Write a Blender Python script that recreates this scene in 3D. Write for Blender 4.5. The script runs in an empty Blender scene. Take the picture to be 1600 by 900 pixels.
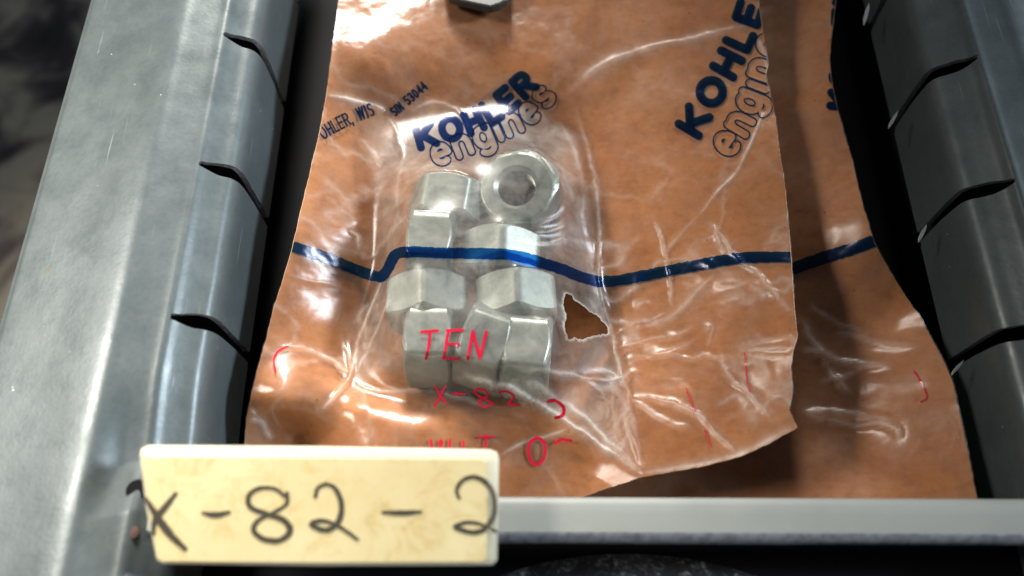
import bpy, math, random
import numpy as np
from mathutils import Vector, Matrix
random.seed(7); rng = np.random.default_rng(7)
S = bpy.context.scene
MM = 0.001
R = math.radians

# ------------------------------------------------------------------ camera
PITCH = R(67.5); FPX = 1155.0
CAM = np.array([0.0, 0.0, 130.0])
FWD = np.array([0.0, math.cos(PITCH), -math.sin(PITCH)])
UPV = np.array([0.0, math.sin(PITCH), math.cos(PITCH)])
RGT = np.array([1.0, 0.0, 0.0])
cd = bpy.data.cameras.new('camera'); cam = bpy.data.objects.new('camera', cd)
S.collection.objects.link(cam); S.camera = cam
cam.location = Vector(CAM) * MM
cam.rotation_euler = (R(90) - PITCH, 0, 0)
cd.sensor_width = 36; cd.lens = FPX / 1600 * 36
cd.clip_start = 0.005; cd.clip_end = 20
cd.dof.use_dof = True; cd.dof.focus_distance = 0.160; cd.dof.aperture_fstop = 9

# ------------------------------------------------------------------ light
W = bpy.data.worlds.new('World'); S.world = W; W.use_nodes = True
W.node_tree.nodes['Background'].inputs[0].default_value = (0.75, 0.87, 1.0, 1)
W.node_tree.nodes['Background'].inputs[1].default_value = 0.07

def area(name, loc, target, sx, sy, power, col, spread=180):
    l = bpy.data.lights.new(name, 'AREA'); l.shape = 'RECTANGLE'
    l.size = sx * MM; l.size_y = sy * MM; l.energy = power; l.color = col; l.spread = R(spread)
    o = bpy.data.objects.new(name, l); S.collection.objects.link(o)
    o.location = Vector(loc) * MM
    o.rotation_euler = (Vector(target) - Vector(loc)).to_track_quat('-Z', 'Y').to_euler()
    return o
area('far_window_light', (-60, 640, 300), (-85, 80, -20), 170, 130, 0.30, (1.0, 0.94, 0.86), 24)
area('left_lamp_light', (-450, 130, 370), (-140, 50, -40), 170, 170, 0.36, (1.0, 0.92, 0.82), 42)
area('cool_window_light', (420, 150, 260), (-110, 70, -5), 200, 260, 0.17, (0.82, 0.91, 1.0), 15)
S.view_settings.view_transform = 'Standard'; S.view_settings.look = 'None'
S.view_settings.exposure = 0.17; S.view_settings.gamma = 1.0
S.render.engine = 'CYCLES'
S.cycles.transparent_max_bounces = 24
S.cycles.max_bounces = 8

# ------------------------------------------------------------------ helpers
def ray(px, py):
    px = np.asarray(px, float); py = np.asarray(py, float)
    return FWD + ((px - 800) / FPX)[..., None] * RGT + ((450 - py) / FPX)[..., None] * UPV
def P(px, py, z):
    """point at height z (mm) seen at photo coordinates px,py"""
    d = ray(px, py); t = (z - CAM[2]) / d[..., 2]
    return CAM + d * t[..., None]
def P_at_y(px, py, Y):
    d = ray(px, py); t = Y / d[..., 1]
    return CAM + d * t[..., None]

def link(o, parent=None, **k):
    S.collection.objects.link(o)
    if parent is not None: o.parent = parent
    for a, b in k.items(): o[a] = b
    return o
def empty(name, loc=(0, 0, 0), **k):
    o = bpy.data.objects.new(name, None); o.location = Vector(loc) * MM
    o.empty_display_size = 0.01
    return link(o, None, **k)
def mesh(name, V, F, mat, parent=None, smooth=True, sharp=None, attrs=None, origin=(0, 0, 0), **k):
    """V in world mm; parent's location = origin (mm)"""
    V = (np.asarray(V, float) - np.asarray(origin, float)) * MM
    m = bpy.data.meshes.new(name); m.from_pydata(V.tolist(), [], [tuple(f) for f in F])
    m.update()
    if smooth: m.polygons.foreach_set('use_smooth', [True] * len(m.polygons))
    if sharp: m.set_sharp_from_angle(angle=R(sharp))
    for a, vals in (attrs or {}).items():
        at = m.attributes.new(a, 'FLOAT', 'POINT'); at.data.foreach_set('value', np.asarray(vals, np.float32))
    for mm in (mat if isinstance(mat, (list, tuple)) else [mat]): m.materials.append(mm)
    return link(bpy.data.objects.new(name, m), parent, **k)

def contour_mesh(xs, ys, f):
    """polygons covering f<0 on a grid, cut cleanly along f=0. returns verts2d, faces"""
    nx, ny = len(xs), len(ys); X, Y = np.meshgrid(xs, ys, indexing='ij')
    ins = f < 0
    c = ins[:-1, :-1].astype(int) + ins[1:, :-1] + ins[1:, 1:] + ins[:-1, 1:]
    idx = -np.ones(nx * ny, int); verts = []; faces = []
    full = np.argwhere(c == 4)
    used = np.zeros((nx, ny), bool)
    for di, dj in ((0, 0), (1, 0), (1, 1), (0, 1)): used[full[:, 0] + di, full[:, 1] + dj] = True
    part = np.argwhere((c > 0) & (c < 4))
    for di, dj in ((0, 0), (1, 0), (1, 1), (0, 1)):
        a, b = part[:, 0] + di, part[:, 1] + dj; sel = ins[a, b]; used[a[sel], b[sel]] = True
    ui = np.flatnonzero(used.ravel()); idx[ui] = np.arange(len(ui))
    verts = list(zip(X.ravel()[ui].tolist(), Y.ravel()[ui].tolist()))
    I = lambda i, j: idx[i * ny + j]
    fi, fj = full[:, 0], full[:, 1]
    if len(full):
        faces = np.stack([I(fi, fj), I(fi + 1, fj), I(fi + 1, fj + 1), I(fi, fj + 1)], 1).tolist()
    ek = {}
    for i, j in part.tolist():
        cor = [(i, j), (i + 1, j), (i + 1, j + 1), (i, j + 1)]; poly = []
        for q in range(4):
            a, b = cor[q], cor[(q + 1) % 4]; fa, fb = f[a], f[b]
            if fa < 0: poly.append(int(idx[a[0] * ny + a[1]]))
            if (fa < 0) != (fb < 0):
                k = (a, b) if a < b else (b, a)
                if k not in ek:
                    t = fa / (fa - fb)
                    ek[k] = len(verts)
                    verts.append((xs[a[0]] + t * (xs[b[0]] - xs[a[0]]), ys[a[1]] + t * (ys[b[1]] - ys[a[1]])))
                poly.append(ek[k])
        if len(poly) >= 3: faces.append(poly)
    return np.array(verts, float).reshape(-1, 2), faces

def seg_dist(X, Y, pts):
    """distance to polyline, and param 0..1 along it"""
    D = np.full(X.shape, 1e9); T = np.zeros(X.shape); n = len(pts) - 1
    for k in range(n):
        (ax, ay), (bx, by) = pts[k], pts[k + 1]
        dx, dy = bx - ax, by - ay; L = dx * dx + dy * dy + 1e-12
        t = np.clip(((X - ax) * dx + (Y - ay) * dy) / L, 0, 1)
        d = np.hypot(X - ax - t * dx, Y - ay - t * dy)
        m = d < D; D[m] = d[m]; T[m] = (k + t[m]) / n
    return D, T
def poly_sdf(X, Y, pts):
    D, _ = seg_dist(X, Y, list(pts) + [pts[0]])
    ins = np.zeros(X.shape, bool); n = len(pts)
    for k in range(n):
        (ax, ay), (bx, by) = pts[k], pts[(k + 1) % n]
        if ay == by: continue
        cond = ((ay > Y) != (by > Y)) & (X < (bx - ax) * (Y - ay) / (by - ay) + ax)
        ins ^= cond
    return np.where(ins, -D, D)
def smooth_line(pts, n=8):
    pts = [np.array(p, float) for p in pts]; out = []
    for k in range(len(pts) - 1):
        p0 = pts[max(k - 1, 0)]; p1 = pts[k]; p2 = pts[k + 1]; p3 = pts[min(k + 2, len(pts) - 1)]
        for i in range(n):
            t = i / n
            out.append(0.5 * ((2 * p1) + (-p0 + p2) * t + (2 * p0 - 5 * p1 + 4 * p2 - p3) * t * t + (-p0 + 3 * p1 - 3 * p2 + p3) * t ** 3))
    out.append(pts[-1]); return out

def vnoise(X, Y, scale, seed=0):
    r = np.random.default_rng(seed); N = 256; G = r.random((N, N))
    x = X / scale + 1000; y = Y / scale + 1000
    i = np.floor(x).astype(int); j = np.floor(y).astype(int); u = x - i; v = y - j
    u = u * u * (3 - 2 * u); v = v * v * (3 - 2 * v)
    g = lambda a, b: G[a % N, b % N]
    return (g(i, j) * (1 - u) + g(i + 1, j) * u) * (1 - v) + (g(i, j + 1) * (1 - u) + g(i + 1, j + 1) * u) * v
def fbm(X, Y, scale, seed=0, oct=4):
    s = 0; a = 1; t = 0
    for o in range(oct): s = s + a * (vnoise(X, Y, scale / 2 ** o, seed + o) - .5); t += a; a *= .5
    return s / t * 2

class Field:
    """height over a regular world grid (mm)"""
    def __init__(s, xs, ys, Z): s.xs, s.ys, s.Z = xs, ys, Z
    def __call__(s, x, y):
        x = np.asarray(x, float); y = np.asarray(y, float)
        u = np.clip((x - s.xs[0]) / (s.xs[1] - s.xs[0]), 0, len(s.xs) - 1.001); v = np.clip((y - s.ys[0]) / (s.ys[1] - s.ys[0]), 0, len(s.ys) - 1.001)
        i = u.astype(int); j = v.astype(int); u = u - i; v = v - j; Z = s.Z
        return (Z[i, j] * (1 - u) + Z[i + 1, j] * u) * (1 - v) + (Z[i, j + 1] * (1 - u) + Z[i + 1, j + 1] * u) * v
def on_surf(px, py, h, z0=-20, it=14):
    z = np.full(np.shape(px), float(z0))
    for _ in range(it):
        p = P(px, py, z); z = 0.45 * z + 0.55 * h(p[..., 0], p[..., 1])
    p = P(px, py, z); p[..., 2] = h(p[..., 0], p[..., 1]); return p

def rbf(ctrl, xs, ys, smooth=1e-3):
    C = np.array([P(a, b, z) for a, b, z in ctrl]); n = len(C)
    def k(d): return d * d * np.log(d + 1e-9)
    D = np.hypot(C[:, None, 0] - C[None, :, 0], C[:, None, 1] - C[None, :, 1])
    A = np.zeros((n + 3, n + 3)); A[:n, :n] = k(D) + np.eye(n) * smooth * 900; A[:n, n] = 1; A[:n, n + 1] = C[:, 0]; A[:n, n + 2] = C[:, 1]
    A[n:, :n] = A[:n, n:].T
    w = np.linalg.solve(A, np.append(C[:, 2], [0, 0, 0]))
    X, Y = np.meshgrid(xs, ys, indexing='ij'); Z = w[n] + w[n + 1] * X + w[n + 2] * Y
    for q in range(n): Z += w[q] * k(np.hypot(X - C[q, 0], Y - C[q, 1]))
    return Z

# ------------------------------------------------------------------ materials
def newmat(name):
    m = bpy.data.materials.new(name); m.use_nodes = True; nt = m.node_tree
    return m, nt, nt.nodes, nt.links
def N(nt, t, **k):
    n = nt.nodes.new(t)
    for a, b in k.items():
        if a.startswith('in_'): n.inputs[a[3:].replace('_', ' ')].default_value = b
        else: setattr(n, a, b)
    return n
def ramp(nt, src, stops):
    r = nt.nodes.new('ShaderNodeValToRGB'); nt.links.new(src, r.inputs[0])
    e = r.color_ramp.elements
    while len(e) > 1: e.remove(e[-1])
    e[0].position = stops[0][0]; e[0].color = (*stops[0][1], 1)
    for p, c in stops[1:]:
        q = e.new(p); q.color = (*c, 1)
    return r.outputs[0]
def tex(nt, scale, detail=4, rough=.55, dist=0, coord=None):
    tc = nt.nodes.new('ShaderNodeTexCoord'); n = nt.nodes.new('ShaderNodeTexNoise')
    n.inputs['Scale'].default_value = scale; n.inputs['Detail'].default_value = detail
    n.inputs['Roughness'].default_value = rough; n.inputs['Distortion'].default_value = dist
    nt.links.new(tc.outputs['Object'], n.inputs['Vector'])
    return n.outputs[0]
def mixc(nt, fac, a, b, mode='MIX'):
    m = nt.nodes.new('ShaderNodeMix'); m.data_type = 'RGBA'; m.blend_type = mode
    for sock, v in ((m.inputs[0], fac), (m.inputs[6], a), (m.inputs[7], b)):
        if isinstance(v, (int, float)): sock.default_value = v
        elif isinstance(v, tuple): sock.default_value = (*v, 1)
        else: nt.links.new(v, sock)
    return m.outputs[2]
def bump(nt, src, strength, dist, nrm=None):
    b = nt.nodes.new('ShaderNodeBump'); b.inputs['Strength'].default_value = strength; b.inputs['Distance'].default_value = dist
    nt.links.new(src, b.inputs['Height'])
    if nrm is not None: nt.links.new(nrm, b.inputs['Normal'])
    return b.outputs[0]
def principled(name, col, rough=.5, metal=0, spec=.5, bmp=None, coat=0):
    m, nt, nd, lk = newmat(name); b = nd['Principled BSDF']
    if isinstance(col, tuple): b.inputs['Base Color'].default_value = (*col, 1)
    b.inputs['Roughness'].default_value = rough; b.inputs['Metallic'].default_value = metal
    b.inputs['Specular IOR Level'].default_value = spec; b.inputs['Coat Weight'].default_value = coat
    return m, nt, b

def rail_paint():
    m, nt, b = principled('grey_paint', (0.2, .22, .22), .36, .25)
    big = ramp(nt, tex(nt, 55, 5, .6), [(.35, (.082, .102, .105)), (.62, (.102, .124, .129))])
    sp = ramp(nt, tex(nt, 900, 3, .7), [(.30, (.86, .90, .92)), (.5, (1, 1, 1)), (.75, (1.07, 1.07, 1.08))])
    c = mixc(nt, 1.0, big, sp, 'MULTIPLY')
    tcs = nt.nodes.new('ShaderNodeTexCoord'); mps = nt.nodes.new('ShaderNodeMapping'); mps.inputs['Scale'].default_value = (1500, 45, 1500); mps.inputs['Rotation'].default_value = (0, 0, .12)
    nsc = nt.nodes.new('ShaderNodeTexNoise'); nsc.inputs['Scale'].default_value = 1; nsc.inputs['Detail'].default_value = 2
    nt.links.new(tcs.outputs['Object'], mps.inputs[0]); nt.links.new(mps.outputs[0], nsc.inputs['Vector'])
    c = mixc(nt, ramp(nt, nsc.outputs[0], [(.70, (0, 0, 0)), (.80, (.55,) * 3)]), c, (.30, .32, .33))
    rust = ramp(nt, tex(nt, 330, 2, .5), [(.765, (0, 0, 0)), (.785, (1, 1, 1))])
    c = mixc(nt, rust, c, (.16, .07, .03))
    nick = ramp(nt, tex(nt, 620, 2, .5, .4), [(.775, (0, 0, 0)), (.80, (1, 1, 1))])
    c = mixc(nt, nick, c, (.6, .62, .62))
    nt.links.new(c, b.inputs['Base Color'])
    r = ramp(nt, tex(nt, 150, 4), [(.3, (.30,) * 3), (.7, (.46,) * 3)]); nt.links.new(r, b.inputs['Roughness'])
    n = bump(nt, tex(nt, 1300, 2), .25, .0001); n = bump(nt, tex(nt, 90, 2), .25, .0006, n)
    nt.links.new(n, b.inputs['Normal']); return m
PAINT = rail_paint()
BARE, nt_, b_ = principled('bare_metal_edge', (.62, .64, .68), .35, .8)
nt_.links.new(ramp(nt_, tex(nt_, 700, 4), [(.3, (.45, .46, .5)), (.6, (.8, .82, .88))]), b_.inputs['Base Color'])
SHADEPAINT, nt_, b_ = principled('inner_shade_paint', (.013, .014, .016), .65, 0, .2)  # near-black colour puts the shade inside the drawer onto its panels
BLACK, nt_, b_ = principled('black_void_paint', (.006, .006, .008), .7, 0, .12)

def kraft(name, tint=1.0):
    m, nt, b = principled(name, (.4, .2, .1), .7, 0, .25)
    big = ramp(nt, tex(nt, 38, 6, .62, .3), [(.30, (.29 * tint, .105 * tint, .034 * tint)), (.52, (.385 * tint, .152 * tint, .053 * tint)), (.72, (.46 * tint, .198 * tint, .075 * tint))])
    fine = ramp(nt, tex(nt, 420, 6, .75), [(.30, (.78, .76, .74)), (.5, (1, 1, 1)), (.72, (1.12, 1.14, 1.16))])
    c = mixc(nt, 1.0, big, fine, 'MULTIPLY')
    fib = nt.nodes.new('ShaderNodeTexNoise'); tc = nt.nodes.new('ShaderNodeTexCoord'); mp = nt.nodes.new('ShaderNodeMapping')
    mp.inputs['Scale'].default_value = (260, 1900, 400); nt.links.new(tc.outputs['Object'], mp.inputs[0]); nt.links.new(mp.outputs[0], fib.inputs['Vector'])
    fib.inputs['Scale'].default_value = 1; fib.inputs['Detail'].default_value = 3
    c = mixc(nt, .12, c, ramp(nt, fib.outputs[0], [(.35, (.6, .58, .55)), (.6, (1.05, 1.05, 1.05))]), 'MULTIPLY')
    speck = ramp(nt, tex(nt, 800, 1), [(.79, (0, 0, 0)), (.81, (1, 1, 1))])
    c = mixc(nt, speck, c, (.08, .04, .02))
    nt.links.new(c, b.inputs['Base Color'])
    n = bump(nt, tex(nt, 900, 4, .7), .3, .00012); n = bump(nt, tex(nt, 70, 4, .6, .5), .22, .0012, n)
    nt.links.new(n, b.inputs['Normal']); return m
KRAFT = kraft('kraft_paper')
PAPEREDGE, nt_, b_ = principled('paper_cut_edge', (.62, .42, .28), .8)

def film(name, haze=.022, rough=.22):
    m, nt, nd, lk = newmat(name); nd.remove(nd['Principled BSDF']); out = nd['Material Output']
    tr = N(nt, 'ShaderNodeBsdfTransparent'); tr.inputs[0].default_value = (.97, .97, .95, 1)
    gl = N(nt, 'ShaderNodeBsdfGlossy'); gl.inputs['Roughness'].default_value = rough; gl.inputs['Color'].default_value = (1, 1, 1, 1)
    df = N(nt, 'ShaderNodeBsdfDiffuse'); df.inputs[0].default_value = (.88, .86, .80, 1)
    nrm = bump(nt, tex(nt, 420, 3, .6, .6), .10, .0001)
    nrm = bump(nt, tex(nt, 110, 3, .55, 1.2), .12, .0006, nrm)
    lk.new(nrm, gl.inputs['Normal']); lk.new(nrm, df.inputs['Normal'])
    at = N(nt, 'ShaderNodeAttribute', attribute_name='crease')
    rg = N(nt, 'ShaderNodeMath', operation='MULTIPLY_ADD', use_clamp=True); lk.new(at.outputs['Fac'], rg.inputs[0]); rg.inputs[1].default_value = .9; rg.inputs[2].default_value = rough; lk.new(rg.outputs[0], gl.inputs['Roughness'])
    n1 = ramp(nt, tex(nt, 160, 6, .7, .8), [(.35, (.25,) * 3), (.7, (1.5,) * 3)])
    mu = N(nt, 'ShaderNodeMath', operation='MULTIPLY'); lk.new(at.outputs['Fac'], mu.inputs[0]); lk.new(n1, mu.inputs[1])
    n2 = ramp(nt, tex(nt, 60, 4, .6, 1.5), [(.40, (.3,) * 3), (.75, (2.4,) * 3)])
    m2 = N(nt, 'ShaderNodeMath', operation='MULTIPLY'); m2.inputs[1].default_value = haze; lk.new(n2, m2.inputs[0])
    ad = N(nt, 'ShaderNodeMath', operation='ADD', use_clamp=True); lk.new(mu.outputs[0], ad.inputs[0]); lk.new(m2.outputs[0], ad.inputs[1])
    mx1 = N(nt, 'ShaderNodeMixShader'); lk.new(ad.outputs[0], mx1.inputs[0]); lk.new(tr.outputs[0], mx1.inputs[1]); lk.new(df.outputs[0], mx1.inputs[2])
    fr = N(nt, 'ShaderNodeFresnel'); fr.inputs[0].default_value = 1.42; lk.new(nrm, fr.inputs['Normal'])
    fm = N(nt, 'ShaderNodeMath', operation='MULTIPLY_ADD'); lk.new(fr.outputs[0], fm.inputs[0]); fm.inputs[1].default_value = .48; fm.inputs[2].default_value = .005
    cl = N(nt, 'ShaderNodeMath', operation='MINIMUM'); lk.new(fm.outputs[0], cl.inputs[0]); cl.inputs[1].default_value = .5
    mx2 = N(nt, 'ShaderNodeMixShader'); lk.new(cl.outputs[0], mx2.inputs[0]); lk.new(mx1.outputs[0], mx2.inputs[1]); lk.new(gl.outputs[0], mx2.inputs[2])
    lk.new(mx2.outputs[0], out.inputs[0]); return m
FILM = film('clear_plastic_film')

def ink(name, tcol, dcol, op, spec=.02):
    m, nt, nd, lk = newmat(name); nd.remove(nd['Principled BSDF']); out = nd['Material Output']
    tr = N(nt, 'ShaderNodeBsdfTransparent'); tr.inputs[0].default_value = (*tcol, 1)
    df = N(nt, 'ShaderNodeBsdfDiffuse'); df.inputs[0].default_value = (*dcol, 1)
    mx = N(nt, 'ShaderNodeMixShader')
    lk.new(ramp(nt, tex(nt, 300, 4), [(.3, (op * .75,) * 3), (.65, (min(1, op * 1.15),) * 3)]), mx.inputs[0])
    lk.new(tr.outputs[0], mx.inputs[1]); lk.new(df.outputs[0], mx.inputs[2])
    gl = N(nt, 'ShaderNodeBsdfGlossy'); gl.inputs['Roughness'].default_value = .15
    mx2 = N(nt, 'ShaderNodeMixShader'); mx2.inputs[0].default_value = spec
    lk.new(mx.outputs[0], mx2.inputs[1]); lk.new(gl.outputs[0], mx2.inputs[2]); lk.new(mx2.outputs[0], out.inputs[0]); return m
BLUE = ink('blue_ink', (.03, .18, .52), (.008, .02, .06), .10)
BLUE_LINE = ink('blue_stripe_ink', (.02, .20, .58), (.008, .03, .08), .10)
RED = ink('red_ink', (.7, .02, .06), (.62, .015, .05), .8)
PENCIL = ink('pencil', (.3, .28, .22), (.09, .085, .07), .65, .0)

ZINC, nt_, b_ = principled('zinc_plating', (.6, .64, .6), .38, .6)
nt_.links.new(ramp(nt_, tex(nt_, 260, 5, .65), [(.3, (.20, .222, .202)), (.55, (.29, .318, .292)), (.7, (.36, .39, .36))]), b_.inputs['Base Color'])
nt_.links.new(bump(nt_, tex(nt_, 1500, 3), .2, .00008), b_.inputs['Normal'])

# ------------------------------------------------------------------ ground
g, nt_, b_ = principled('dark_stained_floor', (.03, .03, .03), .6)
c1 = ramp(nt_, tex(nt_, 21, 5, .55, .6), [(.30, (.05, .043, .05)), (.42, (.16, .13, .135)), (.49, (.48, .40, .34)), (.56, (.90, .79, .60))])
nt_.links.new(c1, b_.inputs['Base Color'])
gp = 2200
mesh('floor', [(-gp, -gp, -220), (gp, -gp, -220), (gp, gp, -220), (-gp, gp, -220)], [(0, 1, 2, 3)], g, kind='structure')

# ------------------------------------------------------------------ drawer
def profile(slot, extra, z0=0.0, yshift=None):
    """slot: photo points along one cut across the rail; gives X,Z of the cross section"""
    Y = P(slot[0][0], slot[0][1], z0)[1]
    pts = [P_at_y(a, b, Y) for a, b in slot]
    return Y, [(p[0], p[2]) for p in pts]
YL, prL = profile([(350, 44), (363, 50), (380, 56.5), (399, 63), (413, 78), (428, 112), (446, 158)], None)
YR, prR = profile([(1526, 79), (1510, 88), (1482, 98), (1452, 109), (1430, 134), (1410, 163), (1393, 190)], None)
slotsL = [P(350, 44, 0)[1], P(310, 245, 0)[1], P(262, 482, 0)[1]]
slotsR = [P(1526, 79, 0)[1], P(1590, 271, 0)[1]]
pitch = (slotsL[0] - slotsL[2]) / 2
pitchR = slotsR[0] - slotsR[1]
print('profL', prL, 'slotsL', slotsL, pitch); print('profR', prR, slotsR, pitchR)
Y0, Y1 = P(800, 900, 0)[1] - 14, 250

def rail(name, pr, side, slots, w, parent, front_cut=None):
    # cross section from outer hem to inner lip
    x0 = pr[0][0]; s = side
    outer = [(x0 + s * 37, -26), (x0 + s * 36.5, -8.5), (x0 + s * 35.5, -6.4), (x0 + s * 33, -5.3), (x0 + s * 22, -2.2), (x0 + s * 13, .5), (x0 + s * 9.5, 1.2), (x0 + s * 7, .8), (x0 + s * 2, .1)]
    prof = smooth_line(outer + pr, 5)
    prof = np.array(prof); L = np.append(0, np.cumsum(np.hypot(*np.diff(prof, axis=0).T)))
    # arc position of slot start
    k0 = np.argmin(np.hypot(prof[:, 0] - pr[0][0], prof[:, 1] - pr[0][1])); s0 = L[k0]; s1 = L[-1]
    ss = np.arange(0, s1 + .01, .45); ss = np.append(ss[ss < s1 - .1], s1 + .3); ys = np.arange(Y0, Y1, .5)
    SS, YY = np.meshgrid(ss, ys, indexing='ij')
    f = SS - s1
    for ysl in slots:
        # straight cut with a rounded outer end and rounded corners at the lip
        hw = w / 2; cy = ysl - hw
        d = np.where(SS < s0 + hw, np.hypot(SS - s0 - hw, YY - cy) - hw, np.abs(YY - cy) - hw)
        tp = np.clip((SS - s0) / 5.0, 0, 1); d = np.maximum(d, np.abs(YY - cy) - hw * (.38 + .62 * tp * tp * (3 - 2 * tp)) * (1 - .22 * np.clip((SS - s0 - 7) / 12, 0, 1)))
        rr = 1.3
        dc = -1e9
        near = (SS > s1 - rr) & (YY < cy - hw) & (YY > cy - hw - rr)
        d = np.where(near, np.minimum(d, rr - np.hypot(SS - (s1 - rr), YY - (cy - hw - rr))), d)
        f = np.maximum(f, -d)
    V2, F = contour_mesh(ss, ys, f)
    X = np.interp(V2[:, 0], L, prof[:, 0]); Z = np.interp(V2[:, 0], L, prof[:, 1]); Y = V2[:, 1]
    if front_cut is not None: Z = Z + front_cut(X, Y, V2[:, 0] - s0)
    if side > 0: F = [t[::-1] for t in F]
    V = np.stack([X, Y, Z], 1)
    o = mesh(name, V, F, [PAINT, BARE], parent)
    md = o.modifiers.new('thickness', 'SOLIDIFY'); md.thickness = 1.25 * MM; md.offset = 1 if False else -1; md.material_offset_rim = 1
    es = o.modifiers.new('crisp_edges', 'EDGE_SPLIT'); es.split_angle = R(50)
    return o, s0, s1
GLINT, nt_, b_ = principled('glint_white', (.86, .88, .92), .45, .15)  # near-white colour imitates glints at the slot tips
drawer = empty('parts_drawer', (0, 0, 0), label='grey painted metal parts drawer with slotted side rails holding the paper bags', category='tray')  # root of the metal drawer: rails, panels and pull
xq = P(165, 815, 0)
def dent(X, Y, s):
    # pressed corner pocket where the slotted strip meets the front
    yc = P(200, 700, 0)[1]; a = np.clip((P(200, 560, 0)[1] - Y) / 22, 0, 1); a = a * a * (3 - 2 * a)
    edge = np.clip((Y - (P(180, 812, 0)[1] + .25 * (s + 6))) / 9.0, 0, 1)
    side_ = np.clip((s + 8.5 - 0 * a) / 4.5, 0, 1); side_ = side_ * side_ * (3 - 2 * side_)
    return -2.4 * a * edge * side_
railL, s0L, s1L = rail('side_rail', prL, -1, [slotsL[0] + pitch * k for k in (3, 2, 1, 0, -1, -2)], 3.0, drawer, dent)
railR, s0R, s1R = rail('side_rail', prR, 1, [slotsR[0] + pitchR * k for k in (3, 2, 1, 0, -1, -2)], 3.0, drawer)

# pale slivers added as painted glints where the right rail's slots run out at the lip
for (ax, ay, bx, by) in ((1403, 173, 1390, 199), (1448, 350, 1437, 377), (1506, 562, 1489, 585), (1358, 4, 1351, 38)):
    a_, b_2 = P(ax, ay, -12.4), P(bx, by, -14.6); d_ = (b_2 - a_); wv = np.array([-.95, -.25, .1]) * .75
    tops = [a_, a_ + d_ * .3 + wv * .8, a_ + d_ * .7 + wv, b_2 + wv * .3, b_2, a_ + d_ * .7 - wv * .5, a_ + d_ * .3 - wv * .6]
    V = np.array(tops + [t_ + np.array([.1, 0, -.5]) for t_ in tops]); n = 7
    mesh('slot_glint', V, [tuple(range(n)), tuple(range(n, 2 * n))[::-1]] + [(i, n + i, n + (i + 1) % n, (i + 1) % n) for i in range(n)], GLINT, railR, smooth=False)

def box(name, a, b, mat, parent, bev=0, **k):
    x0, y0, z0 = a; x1, y1, z1 = b
    V = [(x, y, z) for x in (x0, x1) for y in (y0, y1) for z in (z0, z1)]
    F = [(0, 1, 3, 2), (4, 6, 7, 5), (0, 4, 5, 1), (2, 3, 7, 6), (0, 2, 6, 4), (1, 5, 7, 3)]
    o = mesh(name, V, F, mat, parent, smooth=False, **k)
    if bev:
        m = o.modifiers.new('bevel', 'BEVEL'); m.width = bev * MM; m.segments = 3
    return o
xl = prL[-1][0]; xr = prR[-1][0]
yb = P(1200, 777, 0)[1]; yf = P(1200, 838, 0)[1]
box('side_panel', (xl - 9, yf - 1, -52), (xl - 8, Y1, -4), SHADEPAINT, drawer)
box('side_panel', (xr + 8, yf - 1, -52), (xr + 9, Y1, -4), SHADEPAINT, drawer)
box('bottom_panel', (xl - 8, yf + 1, -52), (xr + 8, Y1, -51), SHADEPAINT, drawer)
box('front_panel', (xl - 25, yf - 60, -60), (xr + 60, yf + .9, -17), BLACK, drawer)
# front rail: folded strip with a worn bright front edge
xs_ = np.linspace(prL[0][0] + 2, xr + 45, 260)
prof = [(yb + .4, -12), (yb + .1, -1.2), (yb - .3, -.4), (yb - 1.2, -.15)] + [(yb - 1.2 + (yf - yb + 1.8) * t, -.15 - .15 * t) for t in (.33, .66, 1)] 
V = []; F = []
for i, x in enumerate(xs_):
    for (y, z) in prof: V.append((x, y + (x - 60) * -.004, z - 1.4))
n = len(prof)
for i in range(len(xs_) - 1):
    for j in range(n - 1): F.append((i * n + j, i * n + j + 1, (i + 1) * n + j + 1, (i + 1) * n + j))
RAILGREY, nt_, b_ = principled('pale_grey_paint', (.3, .3, .28), .5, 0)  # front rail: paler grey than the side rails, with scattered scratches
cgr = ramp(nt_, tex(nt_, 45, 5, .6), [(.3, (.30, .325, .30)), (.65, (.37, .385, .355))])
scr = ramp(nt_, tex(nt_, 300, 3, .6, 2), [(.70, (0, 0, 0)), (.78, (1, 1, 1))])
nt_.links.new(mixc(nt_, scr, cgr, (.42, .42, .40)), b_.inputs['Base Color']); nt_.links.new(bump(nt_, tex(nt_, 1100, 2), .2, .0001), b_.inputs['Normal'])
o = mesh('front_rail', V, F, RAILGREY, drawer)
# bright worn edge
V = []; F = []
for i, x in enumerate(xs_):
    j = .12 * vnoise(np.array([x]), np.array([0.]), 1.3, 5)[0]
    yy = yf + .6 + (x - 60) * -.004 
    for (y, z) in ((yy + .5 * j, -1.68), (yy - .5, -1.75), (yy - 1.3, -2.3 - j), (yy - 1.75, -3.3), (yy - 1.6, -4.6), (yy + .5, -5.2)): V.append((x, y, z))
n = 6
for i in range(len(xs_) - 1):
    for j in range(n - 1): F.append((i * n + j, i * n + j + 1, (i + 1) * n + j + 1, (i + 1) * n + j))
mesh('front_rail_edge', V, F, BARE, drawer)

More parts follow.
